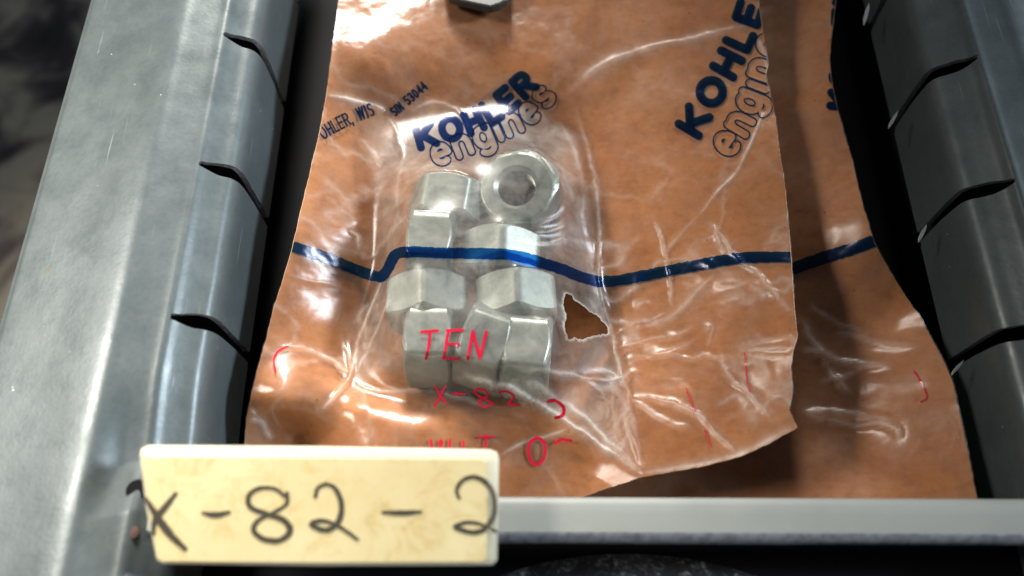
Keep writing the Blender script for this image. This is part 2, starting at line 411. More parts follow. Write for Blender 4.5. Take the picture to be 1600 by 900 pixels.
# rounded speckled pull below the front rail
m, nt, b = principled('speckled_black', (.02, .02, .02), .5)
spk = ramp(nt, tex(nt, 420, 5, .7, 1.0), [(.50, (.012, .012, .014)), (.60, (.10, .11, .12)), (.70, (.42, .45, .5))])
nt.links.new(spk, b.inputs['Base Color']); nt.links.new(bump(nt, tex(nt, 420, 5, .7, 1.0), .6, .0006), b.inputs['Normal'])
c = P(985, 868, -12); V = []; F = []; nr, na = 14, 64
for i in range(nr + 1):
    t = i / nr * math.pi / 2
    for k in range(na):
        a = 2 * math.pi * k / na; V.append((c[0] + 46 * math.cos(a) * math.sin(t), c[1] - 20.5 + 23.5 * math.sin(a) * math.sin(t), -21 + 9 * math.cos(t)))
for i in range(nr):
    for k in range(na): F.append((i * na + k, (i + 1) * na + k, (i + 1) * na + (k + 1) % na, i * na + (k + 1) % na))
mesh('drawer_pull', V, F, m, drawer)

# screw in the front left corner of the rail
def lathe(name, prof, c, ax, mat, parent, seg=28, **k):
    V = []; F = []; q = Vector(ax).to_track_quat('Z', 'Y')
    for (r, z) in prof:
        for s in range(seg):
            a = 2 * math.pi * s / seg; V.append(tuple(Vector(c) + q @ Vector((r * math.cos(a), r * math.sin(a), z))))
    for i in range(len(prof) - 1):
        for s in range(seg): F.append((i * seg + s, i * seg + (s + 1) % seg, (i + 1) * seg + (s + 1) % seg, (i + 1) * seg + s))
    return mesh(name, V, F, mat, parent, sharp=40, **k)
RUST, nt_, b_ = principled('rusty_metal', (.075, .035, .03), .6, .3)
_rv = np.array([v.co for v in railL.data.vertices]) / MM
def on_rail(px, py):
    z = 0.
    for _ in range(8):
        p = P(px, py, z); z = _rv[np.argmin(np.hypot(_rv[:, 0] - p[0], _rv[:, 1] - p[1])), 2]
    return P(px, py, z)
p = on_rail(213, 766); lathe('hole_grommet', [(0.01, .06), (1.1, .08), (1.7, .12), (1.9, -.3)], p, (.1, 0, 1), BLACK, drawer)
p = on_rail(208, 832); lathe('rivet', [(0.01, .16), (.5, .14), (1.0, .04), (1.1, -.3)], p, (0, 0, 1), RUST, drawer)

# ------------------------------------------------------------------ nuts
AF, TH = 17.1, 9.8
def nut_mesh():
    ap = AF / 2; rh = 4.15; V = []; F = []; na = 96
    th = [2 * math.pi * k / na for k in range(na)]
    def rhex(a):
        m = (a + math.pi / 6) % (math.pi / 3) - math.pi / 6
        r = ap / math.cos(m); lim = ap / math.cos(math.pi / 6)
        return r if r < lim - .45 else lim - .45 + (r - lim + .45) * .35
    def ring(f):
        s = len(V)
        for a in th:
            r, z = f(a); V.append((r * math.cos(a), r * math.sin(a), z))
        return s
    r0 = ap * .93
    chz = lambda a: TH / 2 - max(0, (rhex(a) - r0)) * .62
    rows = []
    def inner(z): return lambda a: (rh, z)
    rows.append(ring(lambda a: (rh, 0)))
    nth = 5
    for i in range(nth):
        z = i / nth * (TH / 2 - 1.0)
        rows.append(ring(lambda a, z=z: (rh + .0, z + .15)))
        rows.append(ring(lambda a, z=z: (rh + .75, z + .42)))
    rows.append(ring(lambda a: (rh + .05, TH / 2 - .9)))
    rows.append(ring(lambda a: (rh + 1.0, TH / 2)))
    rows.append(ring(lambda a: (r0 - .25, TH / 2)))
    rows.append(ring(lambda a: (r0 + .1, TH / 2 - .06)))
    rows.append(ring(lambda a: (rhex(a) - .12, chz(a) - .0)))
    rows.append(ring(lambda a: (rhex(a), chz(a) - .22)))
    rows.append(ring(lambda a: (rhex(a), 0)))
    top = len(V)
    for i in range(len(rows) - 1):
        for k in range(na):
            F.append((rows[i] + k, rows[i] + (k + 1) % na, rows[i + 1] + (k + 1) % na, rows[i + 1] + k))
    V2 = [(x, y, -z) for x, y, z in V]; F2 = [tuple(i + top for i in f[::-1]) for f in F]
    m = bpy.data.meshes.new('hex_nut'); m.from_pydata([(a * MM, b * MM, c * MM) for a, b, c in V + V2], [], F + F2)
    m.polygons.foreach_set('use_smooth', [True] * len(m.polygons)); m.set_sharp_from_angle(angle=R(28)); m.materials.append(ZINC); return m
NM = nut_mesh()
# (px, py of the top of the nut, z of the top, roll deg (0 = flat up, 30 = corner up), yaw deg, axis tilt deg, label)
NUTS = [
 (699, 294, -11.5, 4, -8, 4, 'far left zinc hex nut lying on its side under the printed lettering'),
 (671, 362, -9.8, 2, 86, 0, 'zinc hex nut on its side, second from the far end of the left column'),
 (781, 374, -10.5, 27, -3, 2, 'zinc hex nut on its side just below the nut that shows its hole'),
 (662, 449, -10.5, 31, 2, -4, 'zinc hex nut with a corner up, just below the blue stripe on the left'),
 (806, 446, -10.5, 28, 3, -2, 'zinc hex nut with a corner up, just below the blue stripe on the right'),
 (667, 518, -11.2, -3, 89, 0, 'near left zinc hex nut standing on edge under the red letters TE'),
 (756, 520, -10.2, 5, 71, 3, 'tilted zinc hex nut in the middle of the nearest row, under red letter N'),
 (825, 536, -10.4, -4, 84, -2, 'near right zinc hex nut on edge, just left of and below the torn hole'),
]
planes_all = []
def nut_planes(M):
    pl = []
    for k in range(6):
        a = k * math.pi / 3; n = np.array([math.cos(a), math.sin(a), 0]); pl.append((n, AF / 2))
    pl += [(np.array([0, 0, 1.]), TH / 2), (np.array([0, 0, -1.]), TH / 2)]
    for k in range(12):   # chamfer
        a = k * math.pi / 6; n = np.array([.53 * math.cos(a), .53 * math.sin(a), .848])
        d = .53 * AF / 2 * 1.0 + .848 * TH / 2 
        pl.append((n, d)); pl.append((n * np.array([1, 1, -1]), d))
    Rm = np.array(M.to_3x3()); t = np.array(M.translation)
    return [(Rm @ n, d + (Rm @ n) @ t) for n, d in pl]
def place_nut(M, label):
    o = bpy.data.objects.new('hex_nut', NM); M2 = M.copy(); M2.translation = M.translation * MM
    o.matrix_world = M2; link(o, None, label=label, category='nut', group='zinc hex nuts sealed in the bag')
    planes_all.append(nut_planes(M))
for (px, py, zt, roll, yaw, tilt, lab) in NUTS:
    rr = R(roll)
    # mesh: axis Z, flat normals at multiples of 60deg from X. lay axis along Y, a flat normal up
    top_h = AF / 2 / math.cos(((rr + math.pi / 6) % (math.pi / 3)) - math.pi / 6)
    M = Matrix.Rotation(R(yaw), 4, 'Z') @ Matrix.Rotation(R(90 + tilt), 4, 'X') @ Matrix.Rotation(R(90) + rr, 4, 'Z')
    p = P(px, py, zt); M.translation = Vector((p[0], p[1], zt - top_h)); place_nut(M, lab)
M = Matrix.Rotation(R(20), 4, 'Z') @ Matrix.Rotation(R(6), 4, 'X') @ Matrix.Rotation(R(-10), 4, 'Y') @ Matrix.Rotation(R(12), 4, 'Z')
p = P(811, 290, -14); M.translation = Vector((p[0], p[1], -18.0))
place_nut(M, 'zinc hex nut facing up with its threaded hole showing')
M = Matrix.Rotation(R(-12), 4, 'Z') @ Matrix.Rotation(R(-4), 4, 'X'); p = P(816, 287, -25); M.translation = Vector((p[0], p[1], -28.2))
place_nut(M, 'zinc hex nut mostly hidden, lying flat beneath the nut that faces up')

# ------------------------------------------------------------------ bags
cell = .32
XS = np.arange(-78, 92, cell); YS = np.arange(-8, 176, cell)
GX, GY = np.meshgrid(XS, YS, indexing='ij')
front_ctrl = [(460,388,-13),(520,408,-18.5),(590,432,-26),(760,430,-32),(935,440,-27),(1080,418,-20),(1235,400,-10),
 (512,150,-13),(590,170,-19),(700,200,-25),(850,150,-22),(1000,100,-19),(1205,130,-12),
 (520,40,-12.2),(570,40,-13.1),(620,40,-14.1),(570,0,-13.9),(570,95,-12.4),(640,-20,-16),(800,0,-18.5),(1000,0,-16),(1185,0,-10),(560,-130,-16),(850,-130,-13),(1160,-130,-5),
 (480,270,-13),(590,260,-22),(750,280,-34),(830,270,-34),(900,280,-26),(1060,250,-20),(1222,250,-10),
 (405,570,-14),(480,580,-16),(560,590,-23),(640,560,-33),(760,570,-35),(900,580,-30),(915,500,-32),(990,560,-24),(1110,550,-19),(1238,550,-9),
 (388,650,-15),(450,640,-14),(560,640,-16),(680,650,-17.5),(850,660,-24),(950,680,-22),(1080,660,-17),(1240,650,-11),
 (385,760,-20),(470,685,-23),(560,740,-18),(700,760,-19),(840,740,-22),(925,725,-24.5),(1005,740,-19),(1150,710,-14)]
ZP = rbf(front_ctrl, XS, YS)
ZP += .5 * fbm(GX, GY, 22, 3) + .22 * fbm(GX, GY, 6, 9)
rear_ctrl = [(1235,420,-28),(1360,378,-17),(1300,100,-17),(1200,50,-27),(1300,0,-18),(1310,-130,-20),(1400,500,-24),(1485,600,-17),(1300,650,-32.5),(1520,770,-15),(1400,740,-25),(1250,740,-31),
 (1000,760,-35),(800,400,-40),(800,0,-34),(600,400,-38),(600,700,-36),(500,400,-33),(1100,600,-36),(1100,200,-33),(520,0,-30),(1000,-130,-33),(420,700,-33),(1330,250,-17.5)]
ZR = rbf(rear_ctrl, XS, YS)
ZR = np.minimum(ZR, ZP - 1.5 + 0 * ZR)
ZR += .6 * fbm(GX, GY, 20, 21) + .3 * np.abs(fbm(GX, GY, 11, 25))
paperF = Field(XS, YS, ZP); paperR = Field(XS, YS, ZR)

front_outline = [(545,-140),(532,-20),(526,30),(516,100),(510,150),(500,205),(488,255),(470,330),(455,395),(440,445),(428,480),(416,530),(403,575),(393,615),(386,650),(382,700),(380,770),(420,788),(600,790),(860,788),(900,780),(950,763),(1005,745),(1100,729),(1155,714),(1200,694),(1246,668),(1240,655),(1233,640),(1238,610),(1235,575),(1238,550),(1246,525),(1242,490),(1239,450),(1236,400),(1230,330),(1225,280),(1217,230),(1213,195),(1207,160),(1196,120),(1200,100),(1192,50),(1185,0),(1165,-140)]
rear_outline = [(640,-140),(620,300),(560,600),(540,770),(560,786),(700,788),(1200,788),(1527,790),(1525,775),(1515,720),(1500,650),(1488,596),(1470,555),(1440,500),(1400,440),(1366,380),(1345,310),(1332,250),(1318,205),(1306,160),(1298,120),(1296,90),(1300,50),(1306,0),(1300,-140)]
def world_outline(pts, h, jag=0.0, seed=1, dens=5):
    pts = pts + [pts[0]]; out = []
    r = np.random.default_rng(seed)
    for (ax, ay), (bx, by) in zip(pts[:-1], pts[1:]):
        n = max(1, int(math.hypot(bx - ax, by - ay) / dens))
        for i in range(n): out.append((ax + (bx - ax) * i / n, ay + (by - ay) * i / n))
    out = np.array(out); out += r.normal(0, jag, out.shape)
    w = on_surf(out[:, 0], out[:, 1], h); return [(a, b) for a, b in w[:, :2]]
oF = world_outline(front_outline, paperF, .35); oR = world_outline(rear_outline, paperR, .35, 2)
sdF = poly_sdf(GX, GY, oF); sdR = poly_sdf(GX, GY, oR)

front = empty('parts_bag', label='front kraft bag with clear film over the zinc nuts, torn hole and red writing', category='bag', group='printed kraft parts bags')
rear = empty('parts_bag', label='rear kraft bag in shadow behind, sticking out on the right under the front bag', category='bag', group='printed kraft parts bags')

def sheet(name, sd, Z, step, mat, parent, thick, attrs=None, edge=None):
    xs, ys = XS[::step], YS[::step]
    V2, F = contour_mesh(xs, ys, sd[::step, ::step])
    z = Field(XS, YS, Z)(V2[:, 0], V2[:, 1])
    at = {k: Field(XS, YS, a)(V2[:, 0], V2[:, 1]) for k, a in (attrs or {}).items()}
    o = mesh(name, np.column_stack([V2, z]), F, [mat] + ([edge] if edge else []), parent, attrs=at)
    if thick:
        md = o.modifiers.new('thickness', 'SOLIDIFY'); md.thickness = thick * MM; md.offset = -1
        if edge: md.material_offset_rim = 1
        es = o.modifiers.new('crisp_edges', 'EDGE_SPLIT'); es.split_angle = R(60)
    return o
sheet('paper_back', sdF, ZP, 2, KRAFT, front, .35, edge=PAPEREDGE)
sheet('paper_back', sdR, ZR, 2, KRAFT, rear, .35, edge=PAPEREDGE)

# --- film: a membrane stretched over the nuts, held down on the paper around the pocket
obst = np.full(GX.shape, -1e3)
for pls in planes_all:
    up = np.full(GX.shape, 1e9); lo = np.full(GX.shape, -1e9)
    for n, d in pls:
        v = (d - n[0] * GX - n[1] * GY)
        if n[2] > 1e-6: up = np.minimum(up, v / n[2])
        elif n[2] < -1e-6: lo = np.maximum(lo, v / n[2])
        else: up = np.where(v < 0, -1e9, up)
    ok = up >= lo; obst = np.where(ok, np.maximum(obst, up + .3), obst)
base = ZP + .45
pocket_px = [(560,205),(590,178),(625,196),(670,172),(705,186),(760,160),(800,150),(850,182),(905,215),(925,330),(938,440),(960,540),(985,640),(1000,735),(930,700),(850,660),(760,632),(660,612),(560,600),(545,580),(575,500),(600,430),(585,330)]
pk = world_outline(pocket_px, paperF, 0, 1, 12); sdPk = poly_sdf(GX, GY, pk)
k = 4
gx, gy = slice(None, None, k), slice(None, None, k)
h = np.maximum(base, obst)
def relax(h, lo, msk, n):
    for _ in range(n):
        a = .25 * (np.roll(h, 1, 0) + np.roll(h, -1, 0) + np.roll(h, 1, 1) + np.roll(h, -1, 1))
        h = np.where(msk, np.maximum(a, lo), h)
    return h
lo_full = np.maximum(base, obst)
hc = relax(h[gx, gy], lo_full[gx, gy], (sdPk < 0)[gx, gy], 500)
h = np.where(sdPk < 0, np.maximum(Field(XS[gx], YS[gy], hc)(GX, GY), lo_full), h)
h = relax(h, lo_full, (sdPk < 1.5) | (obst > base), 140)
h = relax(h, lo_full, sdPk < 5, 90)
film_flat = h.copy()

# wrinkles: (polyline in photo coordinates, half width mm, height mm, whitening)
WR = [
 ([(1005,742),(930,692),(860,642),(790,606),(720,590)], .9, 2.2, .6),
 ([(1003,738),(950,690),(880,630),(800,585)], 1.0, 1.2, .45),
 ([(985,720),(960,650),(950,590)], .6, .7, .2),
 ([(700,585),(780,605),(860,650),(905,668)], .6, .8, .2),
 ([(800,575),(880,585),(950,595),(990,580)], .7, 1.0, .3),
 ([(905,590),(935,610),(950,640),(945,665)], .5, .6, .25),
 ([(925,575),(960,585),(975,610)], .5, .5, .3),
 ([(885,150),(930,108),(1000,80),(1080,62),(1180,38)], 1.8, 1.0, .22),
 ([(1090,340),(1120,300),(1150,268),(1180,205),(1190,180)], .5, .9, .40),
 ([(1035,400),(1060,370),(1092,335)], .8, .6, .15),
 ([(900,170),(925,260),(936,350),(936,440),(950,500),(968,570),(990,660),(1003,735)], .7, .9, .22),
 ([(878,190),(905,260),(912,330),(925,400)], .9, .7, .13),
 ([(1105,345),(1130,375),(1160,410),(1205,450),(1240,492)], .6, 1.0, .30),
 ([(1020,340),(1035,380),(1045,430),(1052,482)], .5, .8, .28),
 ([(1115,350),(1122,380),(1140,395)], .7, .8, .25),
 ([(965,520),(1000,505),(1045,500),(1090,455),(1125,420)], 1.6, .9, .20),
 ([(960,545),(1000,535),(1060,522),(1090,505)], .8, .7, .22),
 ([(970,508),(1010,502),(1040,490)], .5, .6, .25),
 ([(980,560),(1040,552),(1090,530)], .9, .6, .14),
 ([(1150,548),(1195,545),(1238,540)], .6, .8, .3),
 ([(1150,556),(1235,556)], .5, .5, .22),
 ([(1120,545),(1140,590),(1175,620),(1205,665)], .6, 1.0, .30),
 ([(985,620),(1040,628),(1090,650),(1130,690),(1152,708)], .8, 1.0, .28),
 ([(985,622),(1030,655),(1085,668)], .9, .7, .22),
 ([(970,560),(976,640),(990,690),(1010,735)], .5, .6, .22),
 ([(1115,640),(1150,620),(1180,640)], .9, .5, .16),
 ([(1105,545),(1115,510),(1100,500)], .7, .6, .12),
 ([(512,149),(550,158),(592,170),(602,174)], .8, 1.2, .45),
 ([(602,174),(620,205),(628,245),(620,300),(622,350)], .9, .5, .10),
 ([(640,175),(680,160),(715,175),(735,200)], .9, .6, .16),
 ([(560,215),(585,240),(600,262)], .7, .5, .15),
 ([(545,360),(560,370),(562,395)], .7, .7, .35),
 ([(440,540),(480,545),(520,565),(548,588)], .8, .9, .38),
 ([(600,432),(580,480),(560,530),(545,590),(520,620)], .7, .9, .22),
 ([(612,440),(600,490),(575,545),(552,590)], .6, .6, .15),
 ([(545,592),(510,635),(490,640)], .6, .6, .2),
 ([(545,590),(580,610),(640,612),(700,618),(780,640)], .6, .6, .22),
 ([(548,590),(545,560),(535,530)], .5, .5, .2),
 ([(388,655),(410,660),(425,690)], .9, .8, .3),
 ([(780,712),(820,690),(870,678),(895,662)], .5, .7, .28),
 ([(390,640),(400,648)], .5, .6, .4),
 ([(455,430),(480,440),(530,445)], 1.0, .4, .12),
 ([(500,300),(540,330),(560,350)], 1.2, .4, .10),
 ([(1240,640),(1225,625),(1205,620)], .5, .6, .3),
 ([(845,350),(870,340),(885,320)], .4, .8, .3), ([(830,365),(860,362),(885,352)], .4, .7, .3), ([(800,378),(850,380),(880,372)], .4, .5, .25),
 ([(1000,740),(1050,735),(1100,726),(1155,711),(1200,690),(1243,665)], 1.0, .6, .42),
 ([(1180,60),(1195,90),(1203,150)], .7, .7, .3),
]
crease = np.zeros(GX.shape); wr = np.zeros(GX.shape)
ff = Field(XS, YS, film_flat)
wob = .5 * fbm(GX, GY, 3.0, 77, 3)
for li, (pts, wd, amp, wh) in enumerate(WR):
    sp = np.array(smooth_line(pts, 5)); w = on_surf(sp[:, 0], sp[:, 1], ff); pl = [tuple(a) for a in w[:, :2]]
    x0, y0 = w[:, 0].min() - 6, w[:, 1].min() - 6; x1, y1 = w[:, 0].max() + 6, w[:, 1].max() + 6
    i0, i1 = np.searchsorted(XS, [x0, x1]); j0, j1 = np.searchsorted(YS, [y0, y1]); sl = (slice(i0, i1), slice(j0, j1))
    d, t = seg_dist(GX[sl] + 1.0 * wob[sl], GY[sl] + .9 * wob[sl], pl); fade = np.clip(np.sin(np.clip(t, .03, .97) * math.pi) * 1.6, 0, 1)
    prof_ = np.exp(-np.abs(d / (wd * .62)) ** 1.05)
    wr[sl] += amp * .5 * prof_ * fade
    crease[sl] = np.maximum(crease[sl], wh * (.75 * np.exp(-(d / (wd * .42)) ** 2) + .45 * np.exp(-(d / (wd * 1.3)) ** 2)) * fade)
# general crumple, stronger on the empty right half
def regn(px0, px1, py0, py1):
    a = P(px0, py1, -18); b = P(px1, py0, -18); cx, cy = (a[0] + b[0]) / 2, (a[1] + b[1]) / 2
    return np.exp(-((GX - cx) / (b[0] - a[0]) * 1.6) ** 4 - ((GY - cy) / (b[1] - a[1]) * 1.6) ** 4)
cr = regn(940, 1240, 340, 730); cl = regn(390, 620, 150, 700)
rid = np.abs(fbm(GX + 4 * fbm(GX, GY, 14, 40), GY, 13, 41, 4)); rid = 1 - np.clip(rid * 3.2, 0, 1)
wr += (.02 + .34 * cr + .12 * cl) * rid ** 2 * .8 + .02 * fbm(GX, GY, 5, 50)
crease = np.maximum(crease, (.05 + .17 * cr + .08 * cl) * rid ** 4)
tri = world_outline([(790,592),(860,604),(920,590),(985,572),(990,640),(1003,738),(930,690),(860,645)], ff, 0, 1, 12)
sdT = poly_sdf(GX, GY, tri); crease = np.maximum(crease, np.clip(-sdT / 1.5, 0, 1) * (.10 + .28 * np.clip(fbm(GX * 1.4, GY - GX * .6, 7, 61, 4) + .25, 0, 1)))
inpk = np.clip(-sdPk / 3, 0, 1)
crease = crease * .75 + .075 * inpk
ZF = np.maximum(film_flat + wr + .05, ZP + .4)
# torn hole
hole_px = [(884,458),(892,462),(897,470),(905,474),(914,480),(921,488),(931,492),(940,500),(949,512),(950,521),(940,523),(928,524),(920,527),(908,531),(897,527),(888,531),(884,520),(882,505),(885,490),(880,478)]
fF = Field(XS, YS, ZF)
hole = world_outline(hole_px, fF, .9, 11, 2.2)
sdH = poly_sdf(GX, GY, hole)
crease = np.maximum(crease, .35 * np.exp(-(np.maximum(sdH, 0) / .5) ** 2))
sheet('clear_film', np.maximum(sdF, -sdH), ZF, 1, FILM, front, 0, {'crease': crease})
# curled lip of torn film round the hole
# rear film
wrR = np.zeros(GX.shape); crR = np.zeros(GX.shape)
WR2 = [([(1250,545),(1290,560),(1340,570),(1400,572)], .8, .8, .22), ([(1245,500),(1275,545),(1300,590),(1330,620)], .7, .9, .22), ([(1250,645),(1320,650),(1400,662)], .9, .9, .22),
       ([(1255,655),(1330,665),(1395,668),(1402,690)], .5, .8, .25), ([(1270,600),(1320,590),(1350,575)], .7, .7, .16), ([(1300,520),(1360,535),(1440,545)], .8, .6, .12),
       ([(1330,600),(1400,600),(1450,590)], 1.5, .5, .08), ([(1260,470),(1290,500),(1350,520)], .6, .6, .14)]
fR = Field(XS, YS, ZR)
for pts, wd, amp, wh in WR2:
    sp = np.array(smooth_line(pts, 5)); w = on_surf(sp[:, 0], sp[:, 1], fR, -25); pl = [tuple(a) for a in w[:, :2]]
    d, t = seg_dist(GX + wob, GY + wob, pl); fade = np.clip(np.sin(np.clip(t, .03, .97) * math.pi) * 1.6, 0, 1)
    wrR += amp * np.exp(-np.abs(d / wd) ** 1.4) * fade; crR = np.maximum(crR, wh * np.exp(-(d / wd) ** 2) * fade)
ZRF = ZR + .45 + wrR + .12 * rid ** 2
sheet('clear_film', np.maximum(sdR, 0 * sdR - 1e9), ZRF, 2, FILM, rear, 0, {'crease': crR + .02})
fRF = Field(XS, YS, ZRF)

# ------------------------------------------------------------------ print
ARC = lambda cx, cy, rx, ry, a0, a1, n=12: [(cx + rx * math.cos(R(a0 + (a1 - a0) * i / n)), cy + ry * math.sin(R(a0 + (a1 - a0) * i / n))) for i in range(n + 1)]
CAPS = {  # strokes in a box of height 1, y up; (strokes, advance)
 'K': ([[(0, 0), (0, 1)], [(.62, 1), (.05, .45)], [(.2, .55), (.66, 0)]], .72),
 'O': ([ARC(.36, .5, .36, .5, 0, 360, 24)], .80),
 'H': ([[(0, 0), (0, 1)], [(.58, 0), (.58, 1)], [(0, .5), (.58, .5)]], .66),
 'L': ([[(0, 1), (0, 0), (.46, 0)]], .54),
 'E': ([[(.5, 1), (0, 1), (0, 0), (.5, 0)], [(0, .5), (.44, .5)]], .58),
 'R': ([[(0, 0), (0, 1), (.35, 1)] + ARC(.35, .75, .24, .25, 90, -90, 8) + [(0, .5)], [(.28, .5), (.6, 0)]], .66),
 'W': ([[(0, 1), (.2, 0), (.4, 1), (.6, 0), (.8, 1)]], .9), 'I': ([[(0, 0), (0, 1)]], .12),
 'S': ([ARC(.27, .76, .24, .24, 40, 270, 10) + ARC(.27, .26, .25, .26, 90, -140, 10)], .6),
 'N': ([[(0, 0), (0, 1), (.5, 0), (.5, 1)]], .62), ',': ([[(0, .05), (-.06, -.18)]], .2), ' ': ([], .35),
 '5': ([[(.46, 1), (.05, 1), (.03, .55)] + ARC(.22, .33, .26, .33, 100, -140, 12)], .6),
 '3': ([ARC(.22, .75, .22, .25, 150, -90, 10) + ARC(.22, .26, .25, .26, 90, -150, 10)], .58),
 '0': ([ARC(.24, .5, .24, .5, 0, 360, 20)], .62), '4': ([[(.4, 0), (.4, 1), (0, .3), (.52, .3)]], .6),
}
LOW = {
 'e': ([[(.08, .5), (.70, .5)] + ARC(.38, .5, .33, .5, 0, 300, 18)], .98),
 'n': ([[(0, 0), (0, 1)], [(0, .62)] + ARC(.3, .62, .3, .38, 180, 0, 10) + [(.6, 0)]], .88),
 'g': ([ARC(.32, .5, .32, .5, 0, 360, 22), [(.64, 1), (.64, -.15)] + ARC(.34, -.15, .3, .30, 0, -150, 8)], .92),
 'i': ([[(0, 0), (0, .82)]], .28),
 's': ([ARC(.28, .74, .25, .26, 30, 270, 10) + ARC(.28, .24, .27, .25, 90, -150, 10)], .75),
}
def layout(text, font, base, height, size_x=1.0, track=.0):
    """place strokes along a baseline polyline in photo coordinates (glyph up = left-hand normal)"""
    bl = [np.array(p, float) for p in smooth_line(base, 6)]
    L = np.append(0, np.cumsum([np.linalg.norm(b - a) for a, b in zip(bl[:-1], bl[1:])])); B = np.array(bl)
    out = []; x = 0
    def pt(u, v):
        s = u * height * size_x
        s_ = min(max(s, 0), L[-1] - .01); p = np.array([np.interp(s_, L, B[:, 0]), np.interp(s_, L, B[:, 1])])
        i = min(np.searchsorted(L, s_, 'right') - 1, len(B) - 2)
        a = B[max(i - 2, 0)]; b = B[min(i + 3, len(B) - 1)]; t = (b - a) / np.linalg.norm(b - a)
        p = p + t * (s - s_); nrm = np.array([t[1], -t[0]])
        return tuple(p + nrm * v * height)
    gl = []
    for ch in text:
        st, adv = font[ch]; g_ = []
        for poly in st:
            q = []
            for a, b in zip(poly[:-1], poly[1:]):
                m = 3 if math.hypot(a[0] - b[0], a[1] - b[1]) > .3 else 1
                for i in range(m): q.append((a[0] + (b[0] - a[0]) * i / m, a[1] + (b[1] - a[1]) * i / m))
            q.append(poly[-1]); g_.append([pt(x + u, v) for u, v in q])
        gl.append(g_); x += adv + track
    return gl
def print_on(name, strokes, hw, mat, parent, field, clip_px=None, outline=None, res=1.0, off=.13, rough=.0, z0=-18, **k):
    P_ = np.array([p for s in strokes for p in s]); m = hw * 2 + 4
    xs = np.arange(P_[:, 0].min() - m, P_[:, 0].max() + m, res); ys = np.arange(P_[:, 1].min() - m, P_[:, 1].max() + m, res)
    X, Y = np.meshgrid(xs, ys, indexing='ij'); f = np.full(X.shape, 1e9)
    for s in strokes:
        d, t = seg_dist(X, Y, s); f = np.minimum(f, d - hw)
    if rough: f = f + rough * fbm(X, Y, 5, 91, 3)
    if outline: f = np.abs(f) - outline
    if clip_px is not None: f = np.maximum(f, poly_sdf(X, Y, clip_px) + 1.0)
    V2, F = contour_mesh(xs, ys, f)
    if not len(F): return None
    w = on_surf(V2[:, 0], V2[:, 1], field, z0); w[:, 2] += off
    F = [t[::-1] for t in F]
    return mesh(name, w, F, mat, parent, **k)
fo = front_outline; ro = rear_outline
def logo(k_base, kh, e_base, eh, parent, field, clip, z0=-18, sx=1.0, ex=1.0):
    g1 = [s for g_ in layout('KOHLER', CAPS, k_base, kh * .76, sx, .30) for s in g_]
    print_on('brand_lettering', g1, kh * .145, BLUE, parent, field, clip, z0=z0)
    if e_base:
        g2 = [s for g_ in layout('engines', LOW, e_base, eh * .72, ex, .14) for s in g_]
        print_on('outlined_lettering', g2, eh * .155, BLUE, parent, field, clip, outline=1.15, res=.8, z0=z0)
fF = Field(XS, YS, ZF)
logo([(658,231),(700,219),(735,209),(770,192),(805,166),(842,132),(880,90)], 42, [(682,258),(735,238),(790,214),(827,196),(850,172),(880,137),(905,100)], 38, front, fF, fo, sx=1.2, ex=1.25)
logo([(1091,212),(1122,160),(1150,112),(1174,62),(1192,12),(1210,-50)], 47, [(1140,245),(1168,205),(1188,160),(1206,112),(1222,60),(1240,0)], 44, front, fF, fo, sx=1.40, ex=1.18)
logo([(1330,168),(1335,100),(1338,20),(1345,-40)], 44, None, 0, rear, fRF, ro, -18, 1)
print_on('address_lettering', [s for g_ in layout('OHLER, WIS', CAPS, [(506,218),(545,196),(595,176),(612,170)], 19, .62, .24) for s in g_], 1.5, BLUE, front, fF, fo, res=.7)
print_on('address_lettering', [s for g_ in layout('SIN 53044', CAPS, [(618,182),(655,150),(697,112)], 13.5, .72, .28) for s in g_], 1.6, BLUE, front, fF, fo, res=.7)
def stripe(name, pts, hw, field, parent, clip, z0=-18):
    print_on(name, [[tuple(p) for p in smooth_line(pts, 4)]], hw, BLUE_LINE, parent, field, clip, res=1.2, rough=1.4, z0=z0, off=.15)
stripe('blue_stripe', [(452,384),(500,399),(550,419),(592,433),(606,420),(618,399),(640,394),(700,396),(780,397),(815,402),(870,418),(935,440),(1000,432),(1060,420),(1150,404),(1200,402),(1240,402)], 8.5, fF, front, fo)
stripe('blue_stripe', [(1180,446),(1237,421),(1290,402),(1340,386),(1372,374)], 9.5, fRF, rear, ro)
def red(name, strokes, hw=2.2, field=fF, parent=front, clip=fo, **k):
    print_on(name, [[tuple(p) for p in smooth_line(s, 5)] for s in strokes], hw, RED, parent, field, clip, res=.8, rough=.7, z0=-15, **k)
red('handwritten_word', [[(659,519),(684,517)], [(672,518),(670,540),(666,561)], [(701,517),(697,540),(694,560)], [(699,517),(723,516)], [(697,538),(716,538)], [(693,560),(716,561)],
     [(731,561),(739,518)], [(739,519),(750,560)], [(750,560),(760,519)]], 2.3)
red('handwritten_number', [[(680,605),(688,618),(697,630)], [(696,604),(688,620),(679,634)], [(708,615),(726,616)], [(758,610),(745,608),(744,616),(762,626),(770,632),(758,636),(748,628),(762,618),(757,609)], [(780,613),(792,612),(803,620),(795,631),(812,633)]], 1.7)
red('handwritten_number', [[(857,628),(868,626),(880,636),(880,648),(868,653)]], 2.4)
red('handwritten_number', [[(840,684),(828,692),(826,710),(833,724),(842,725),(851,712),(850,692),(840,684)], [(868,693),(878,687),(892,689)]], 2.4)
red('handwritten_word', [[(673,688),(675,700)], [(688,688),(688,703),(691,690)], [(703,688),(703,702)], [(724,690),(724,703)], [(748,683),(772,682)], [(760,682),(757,703)]], 1.9)
red('pen_stroke', [[(450,541),(434,550),(428,564),(431,582)]], 1.4)
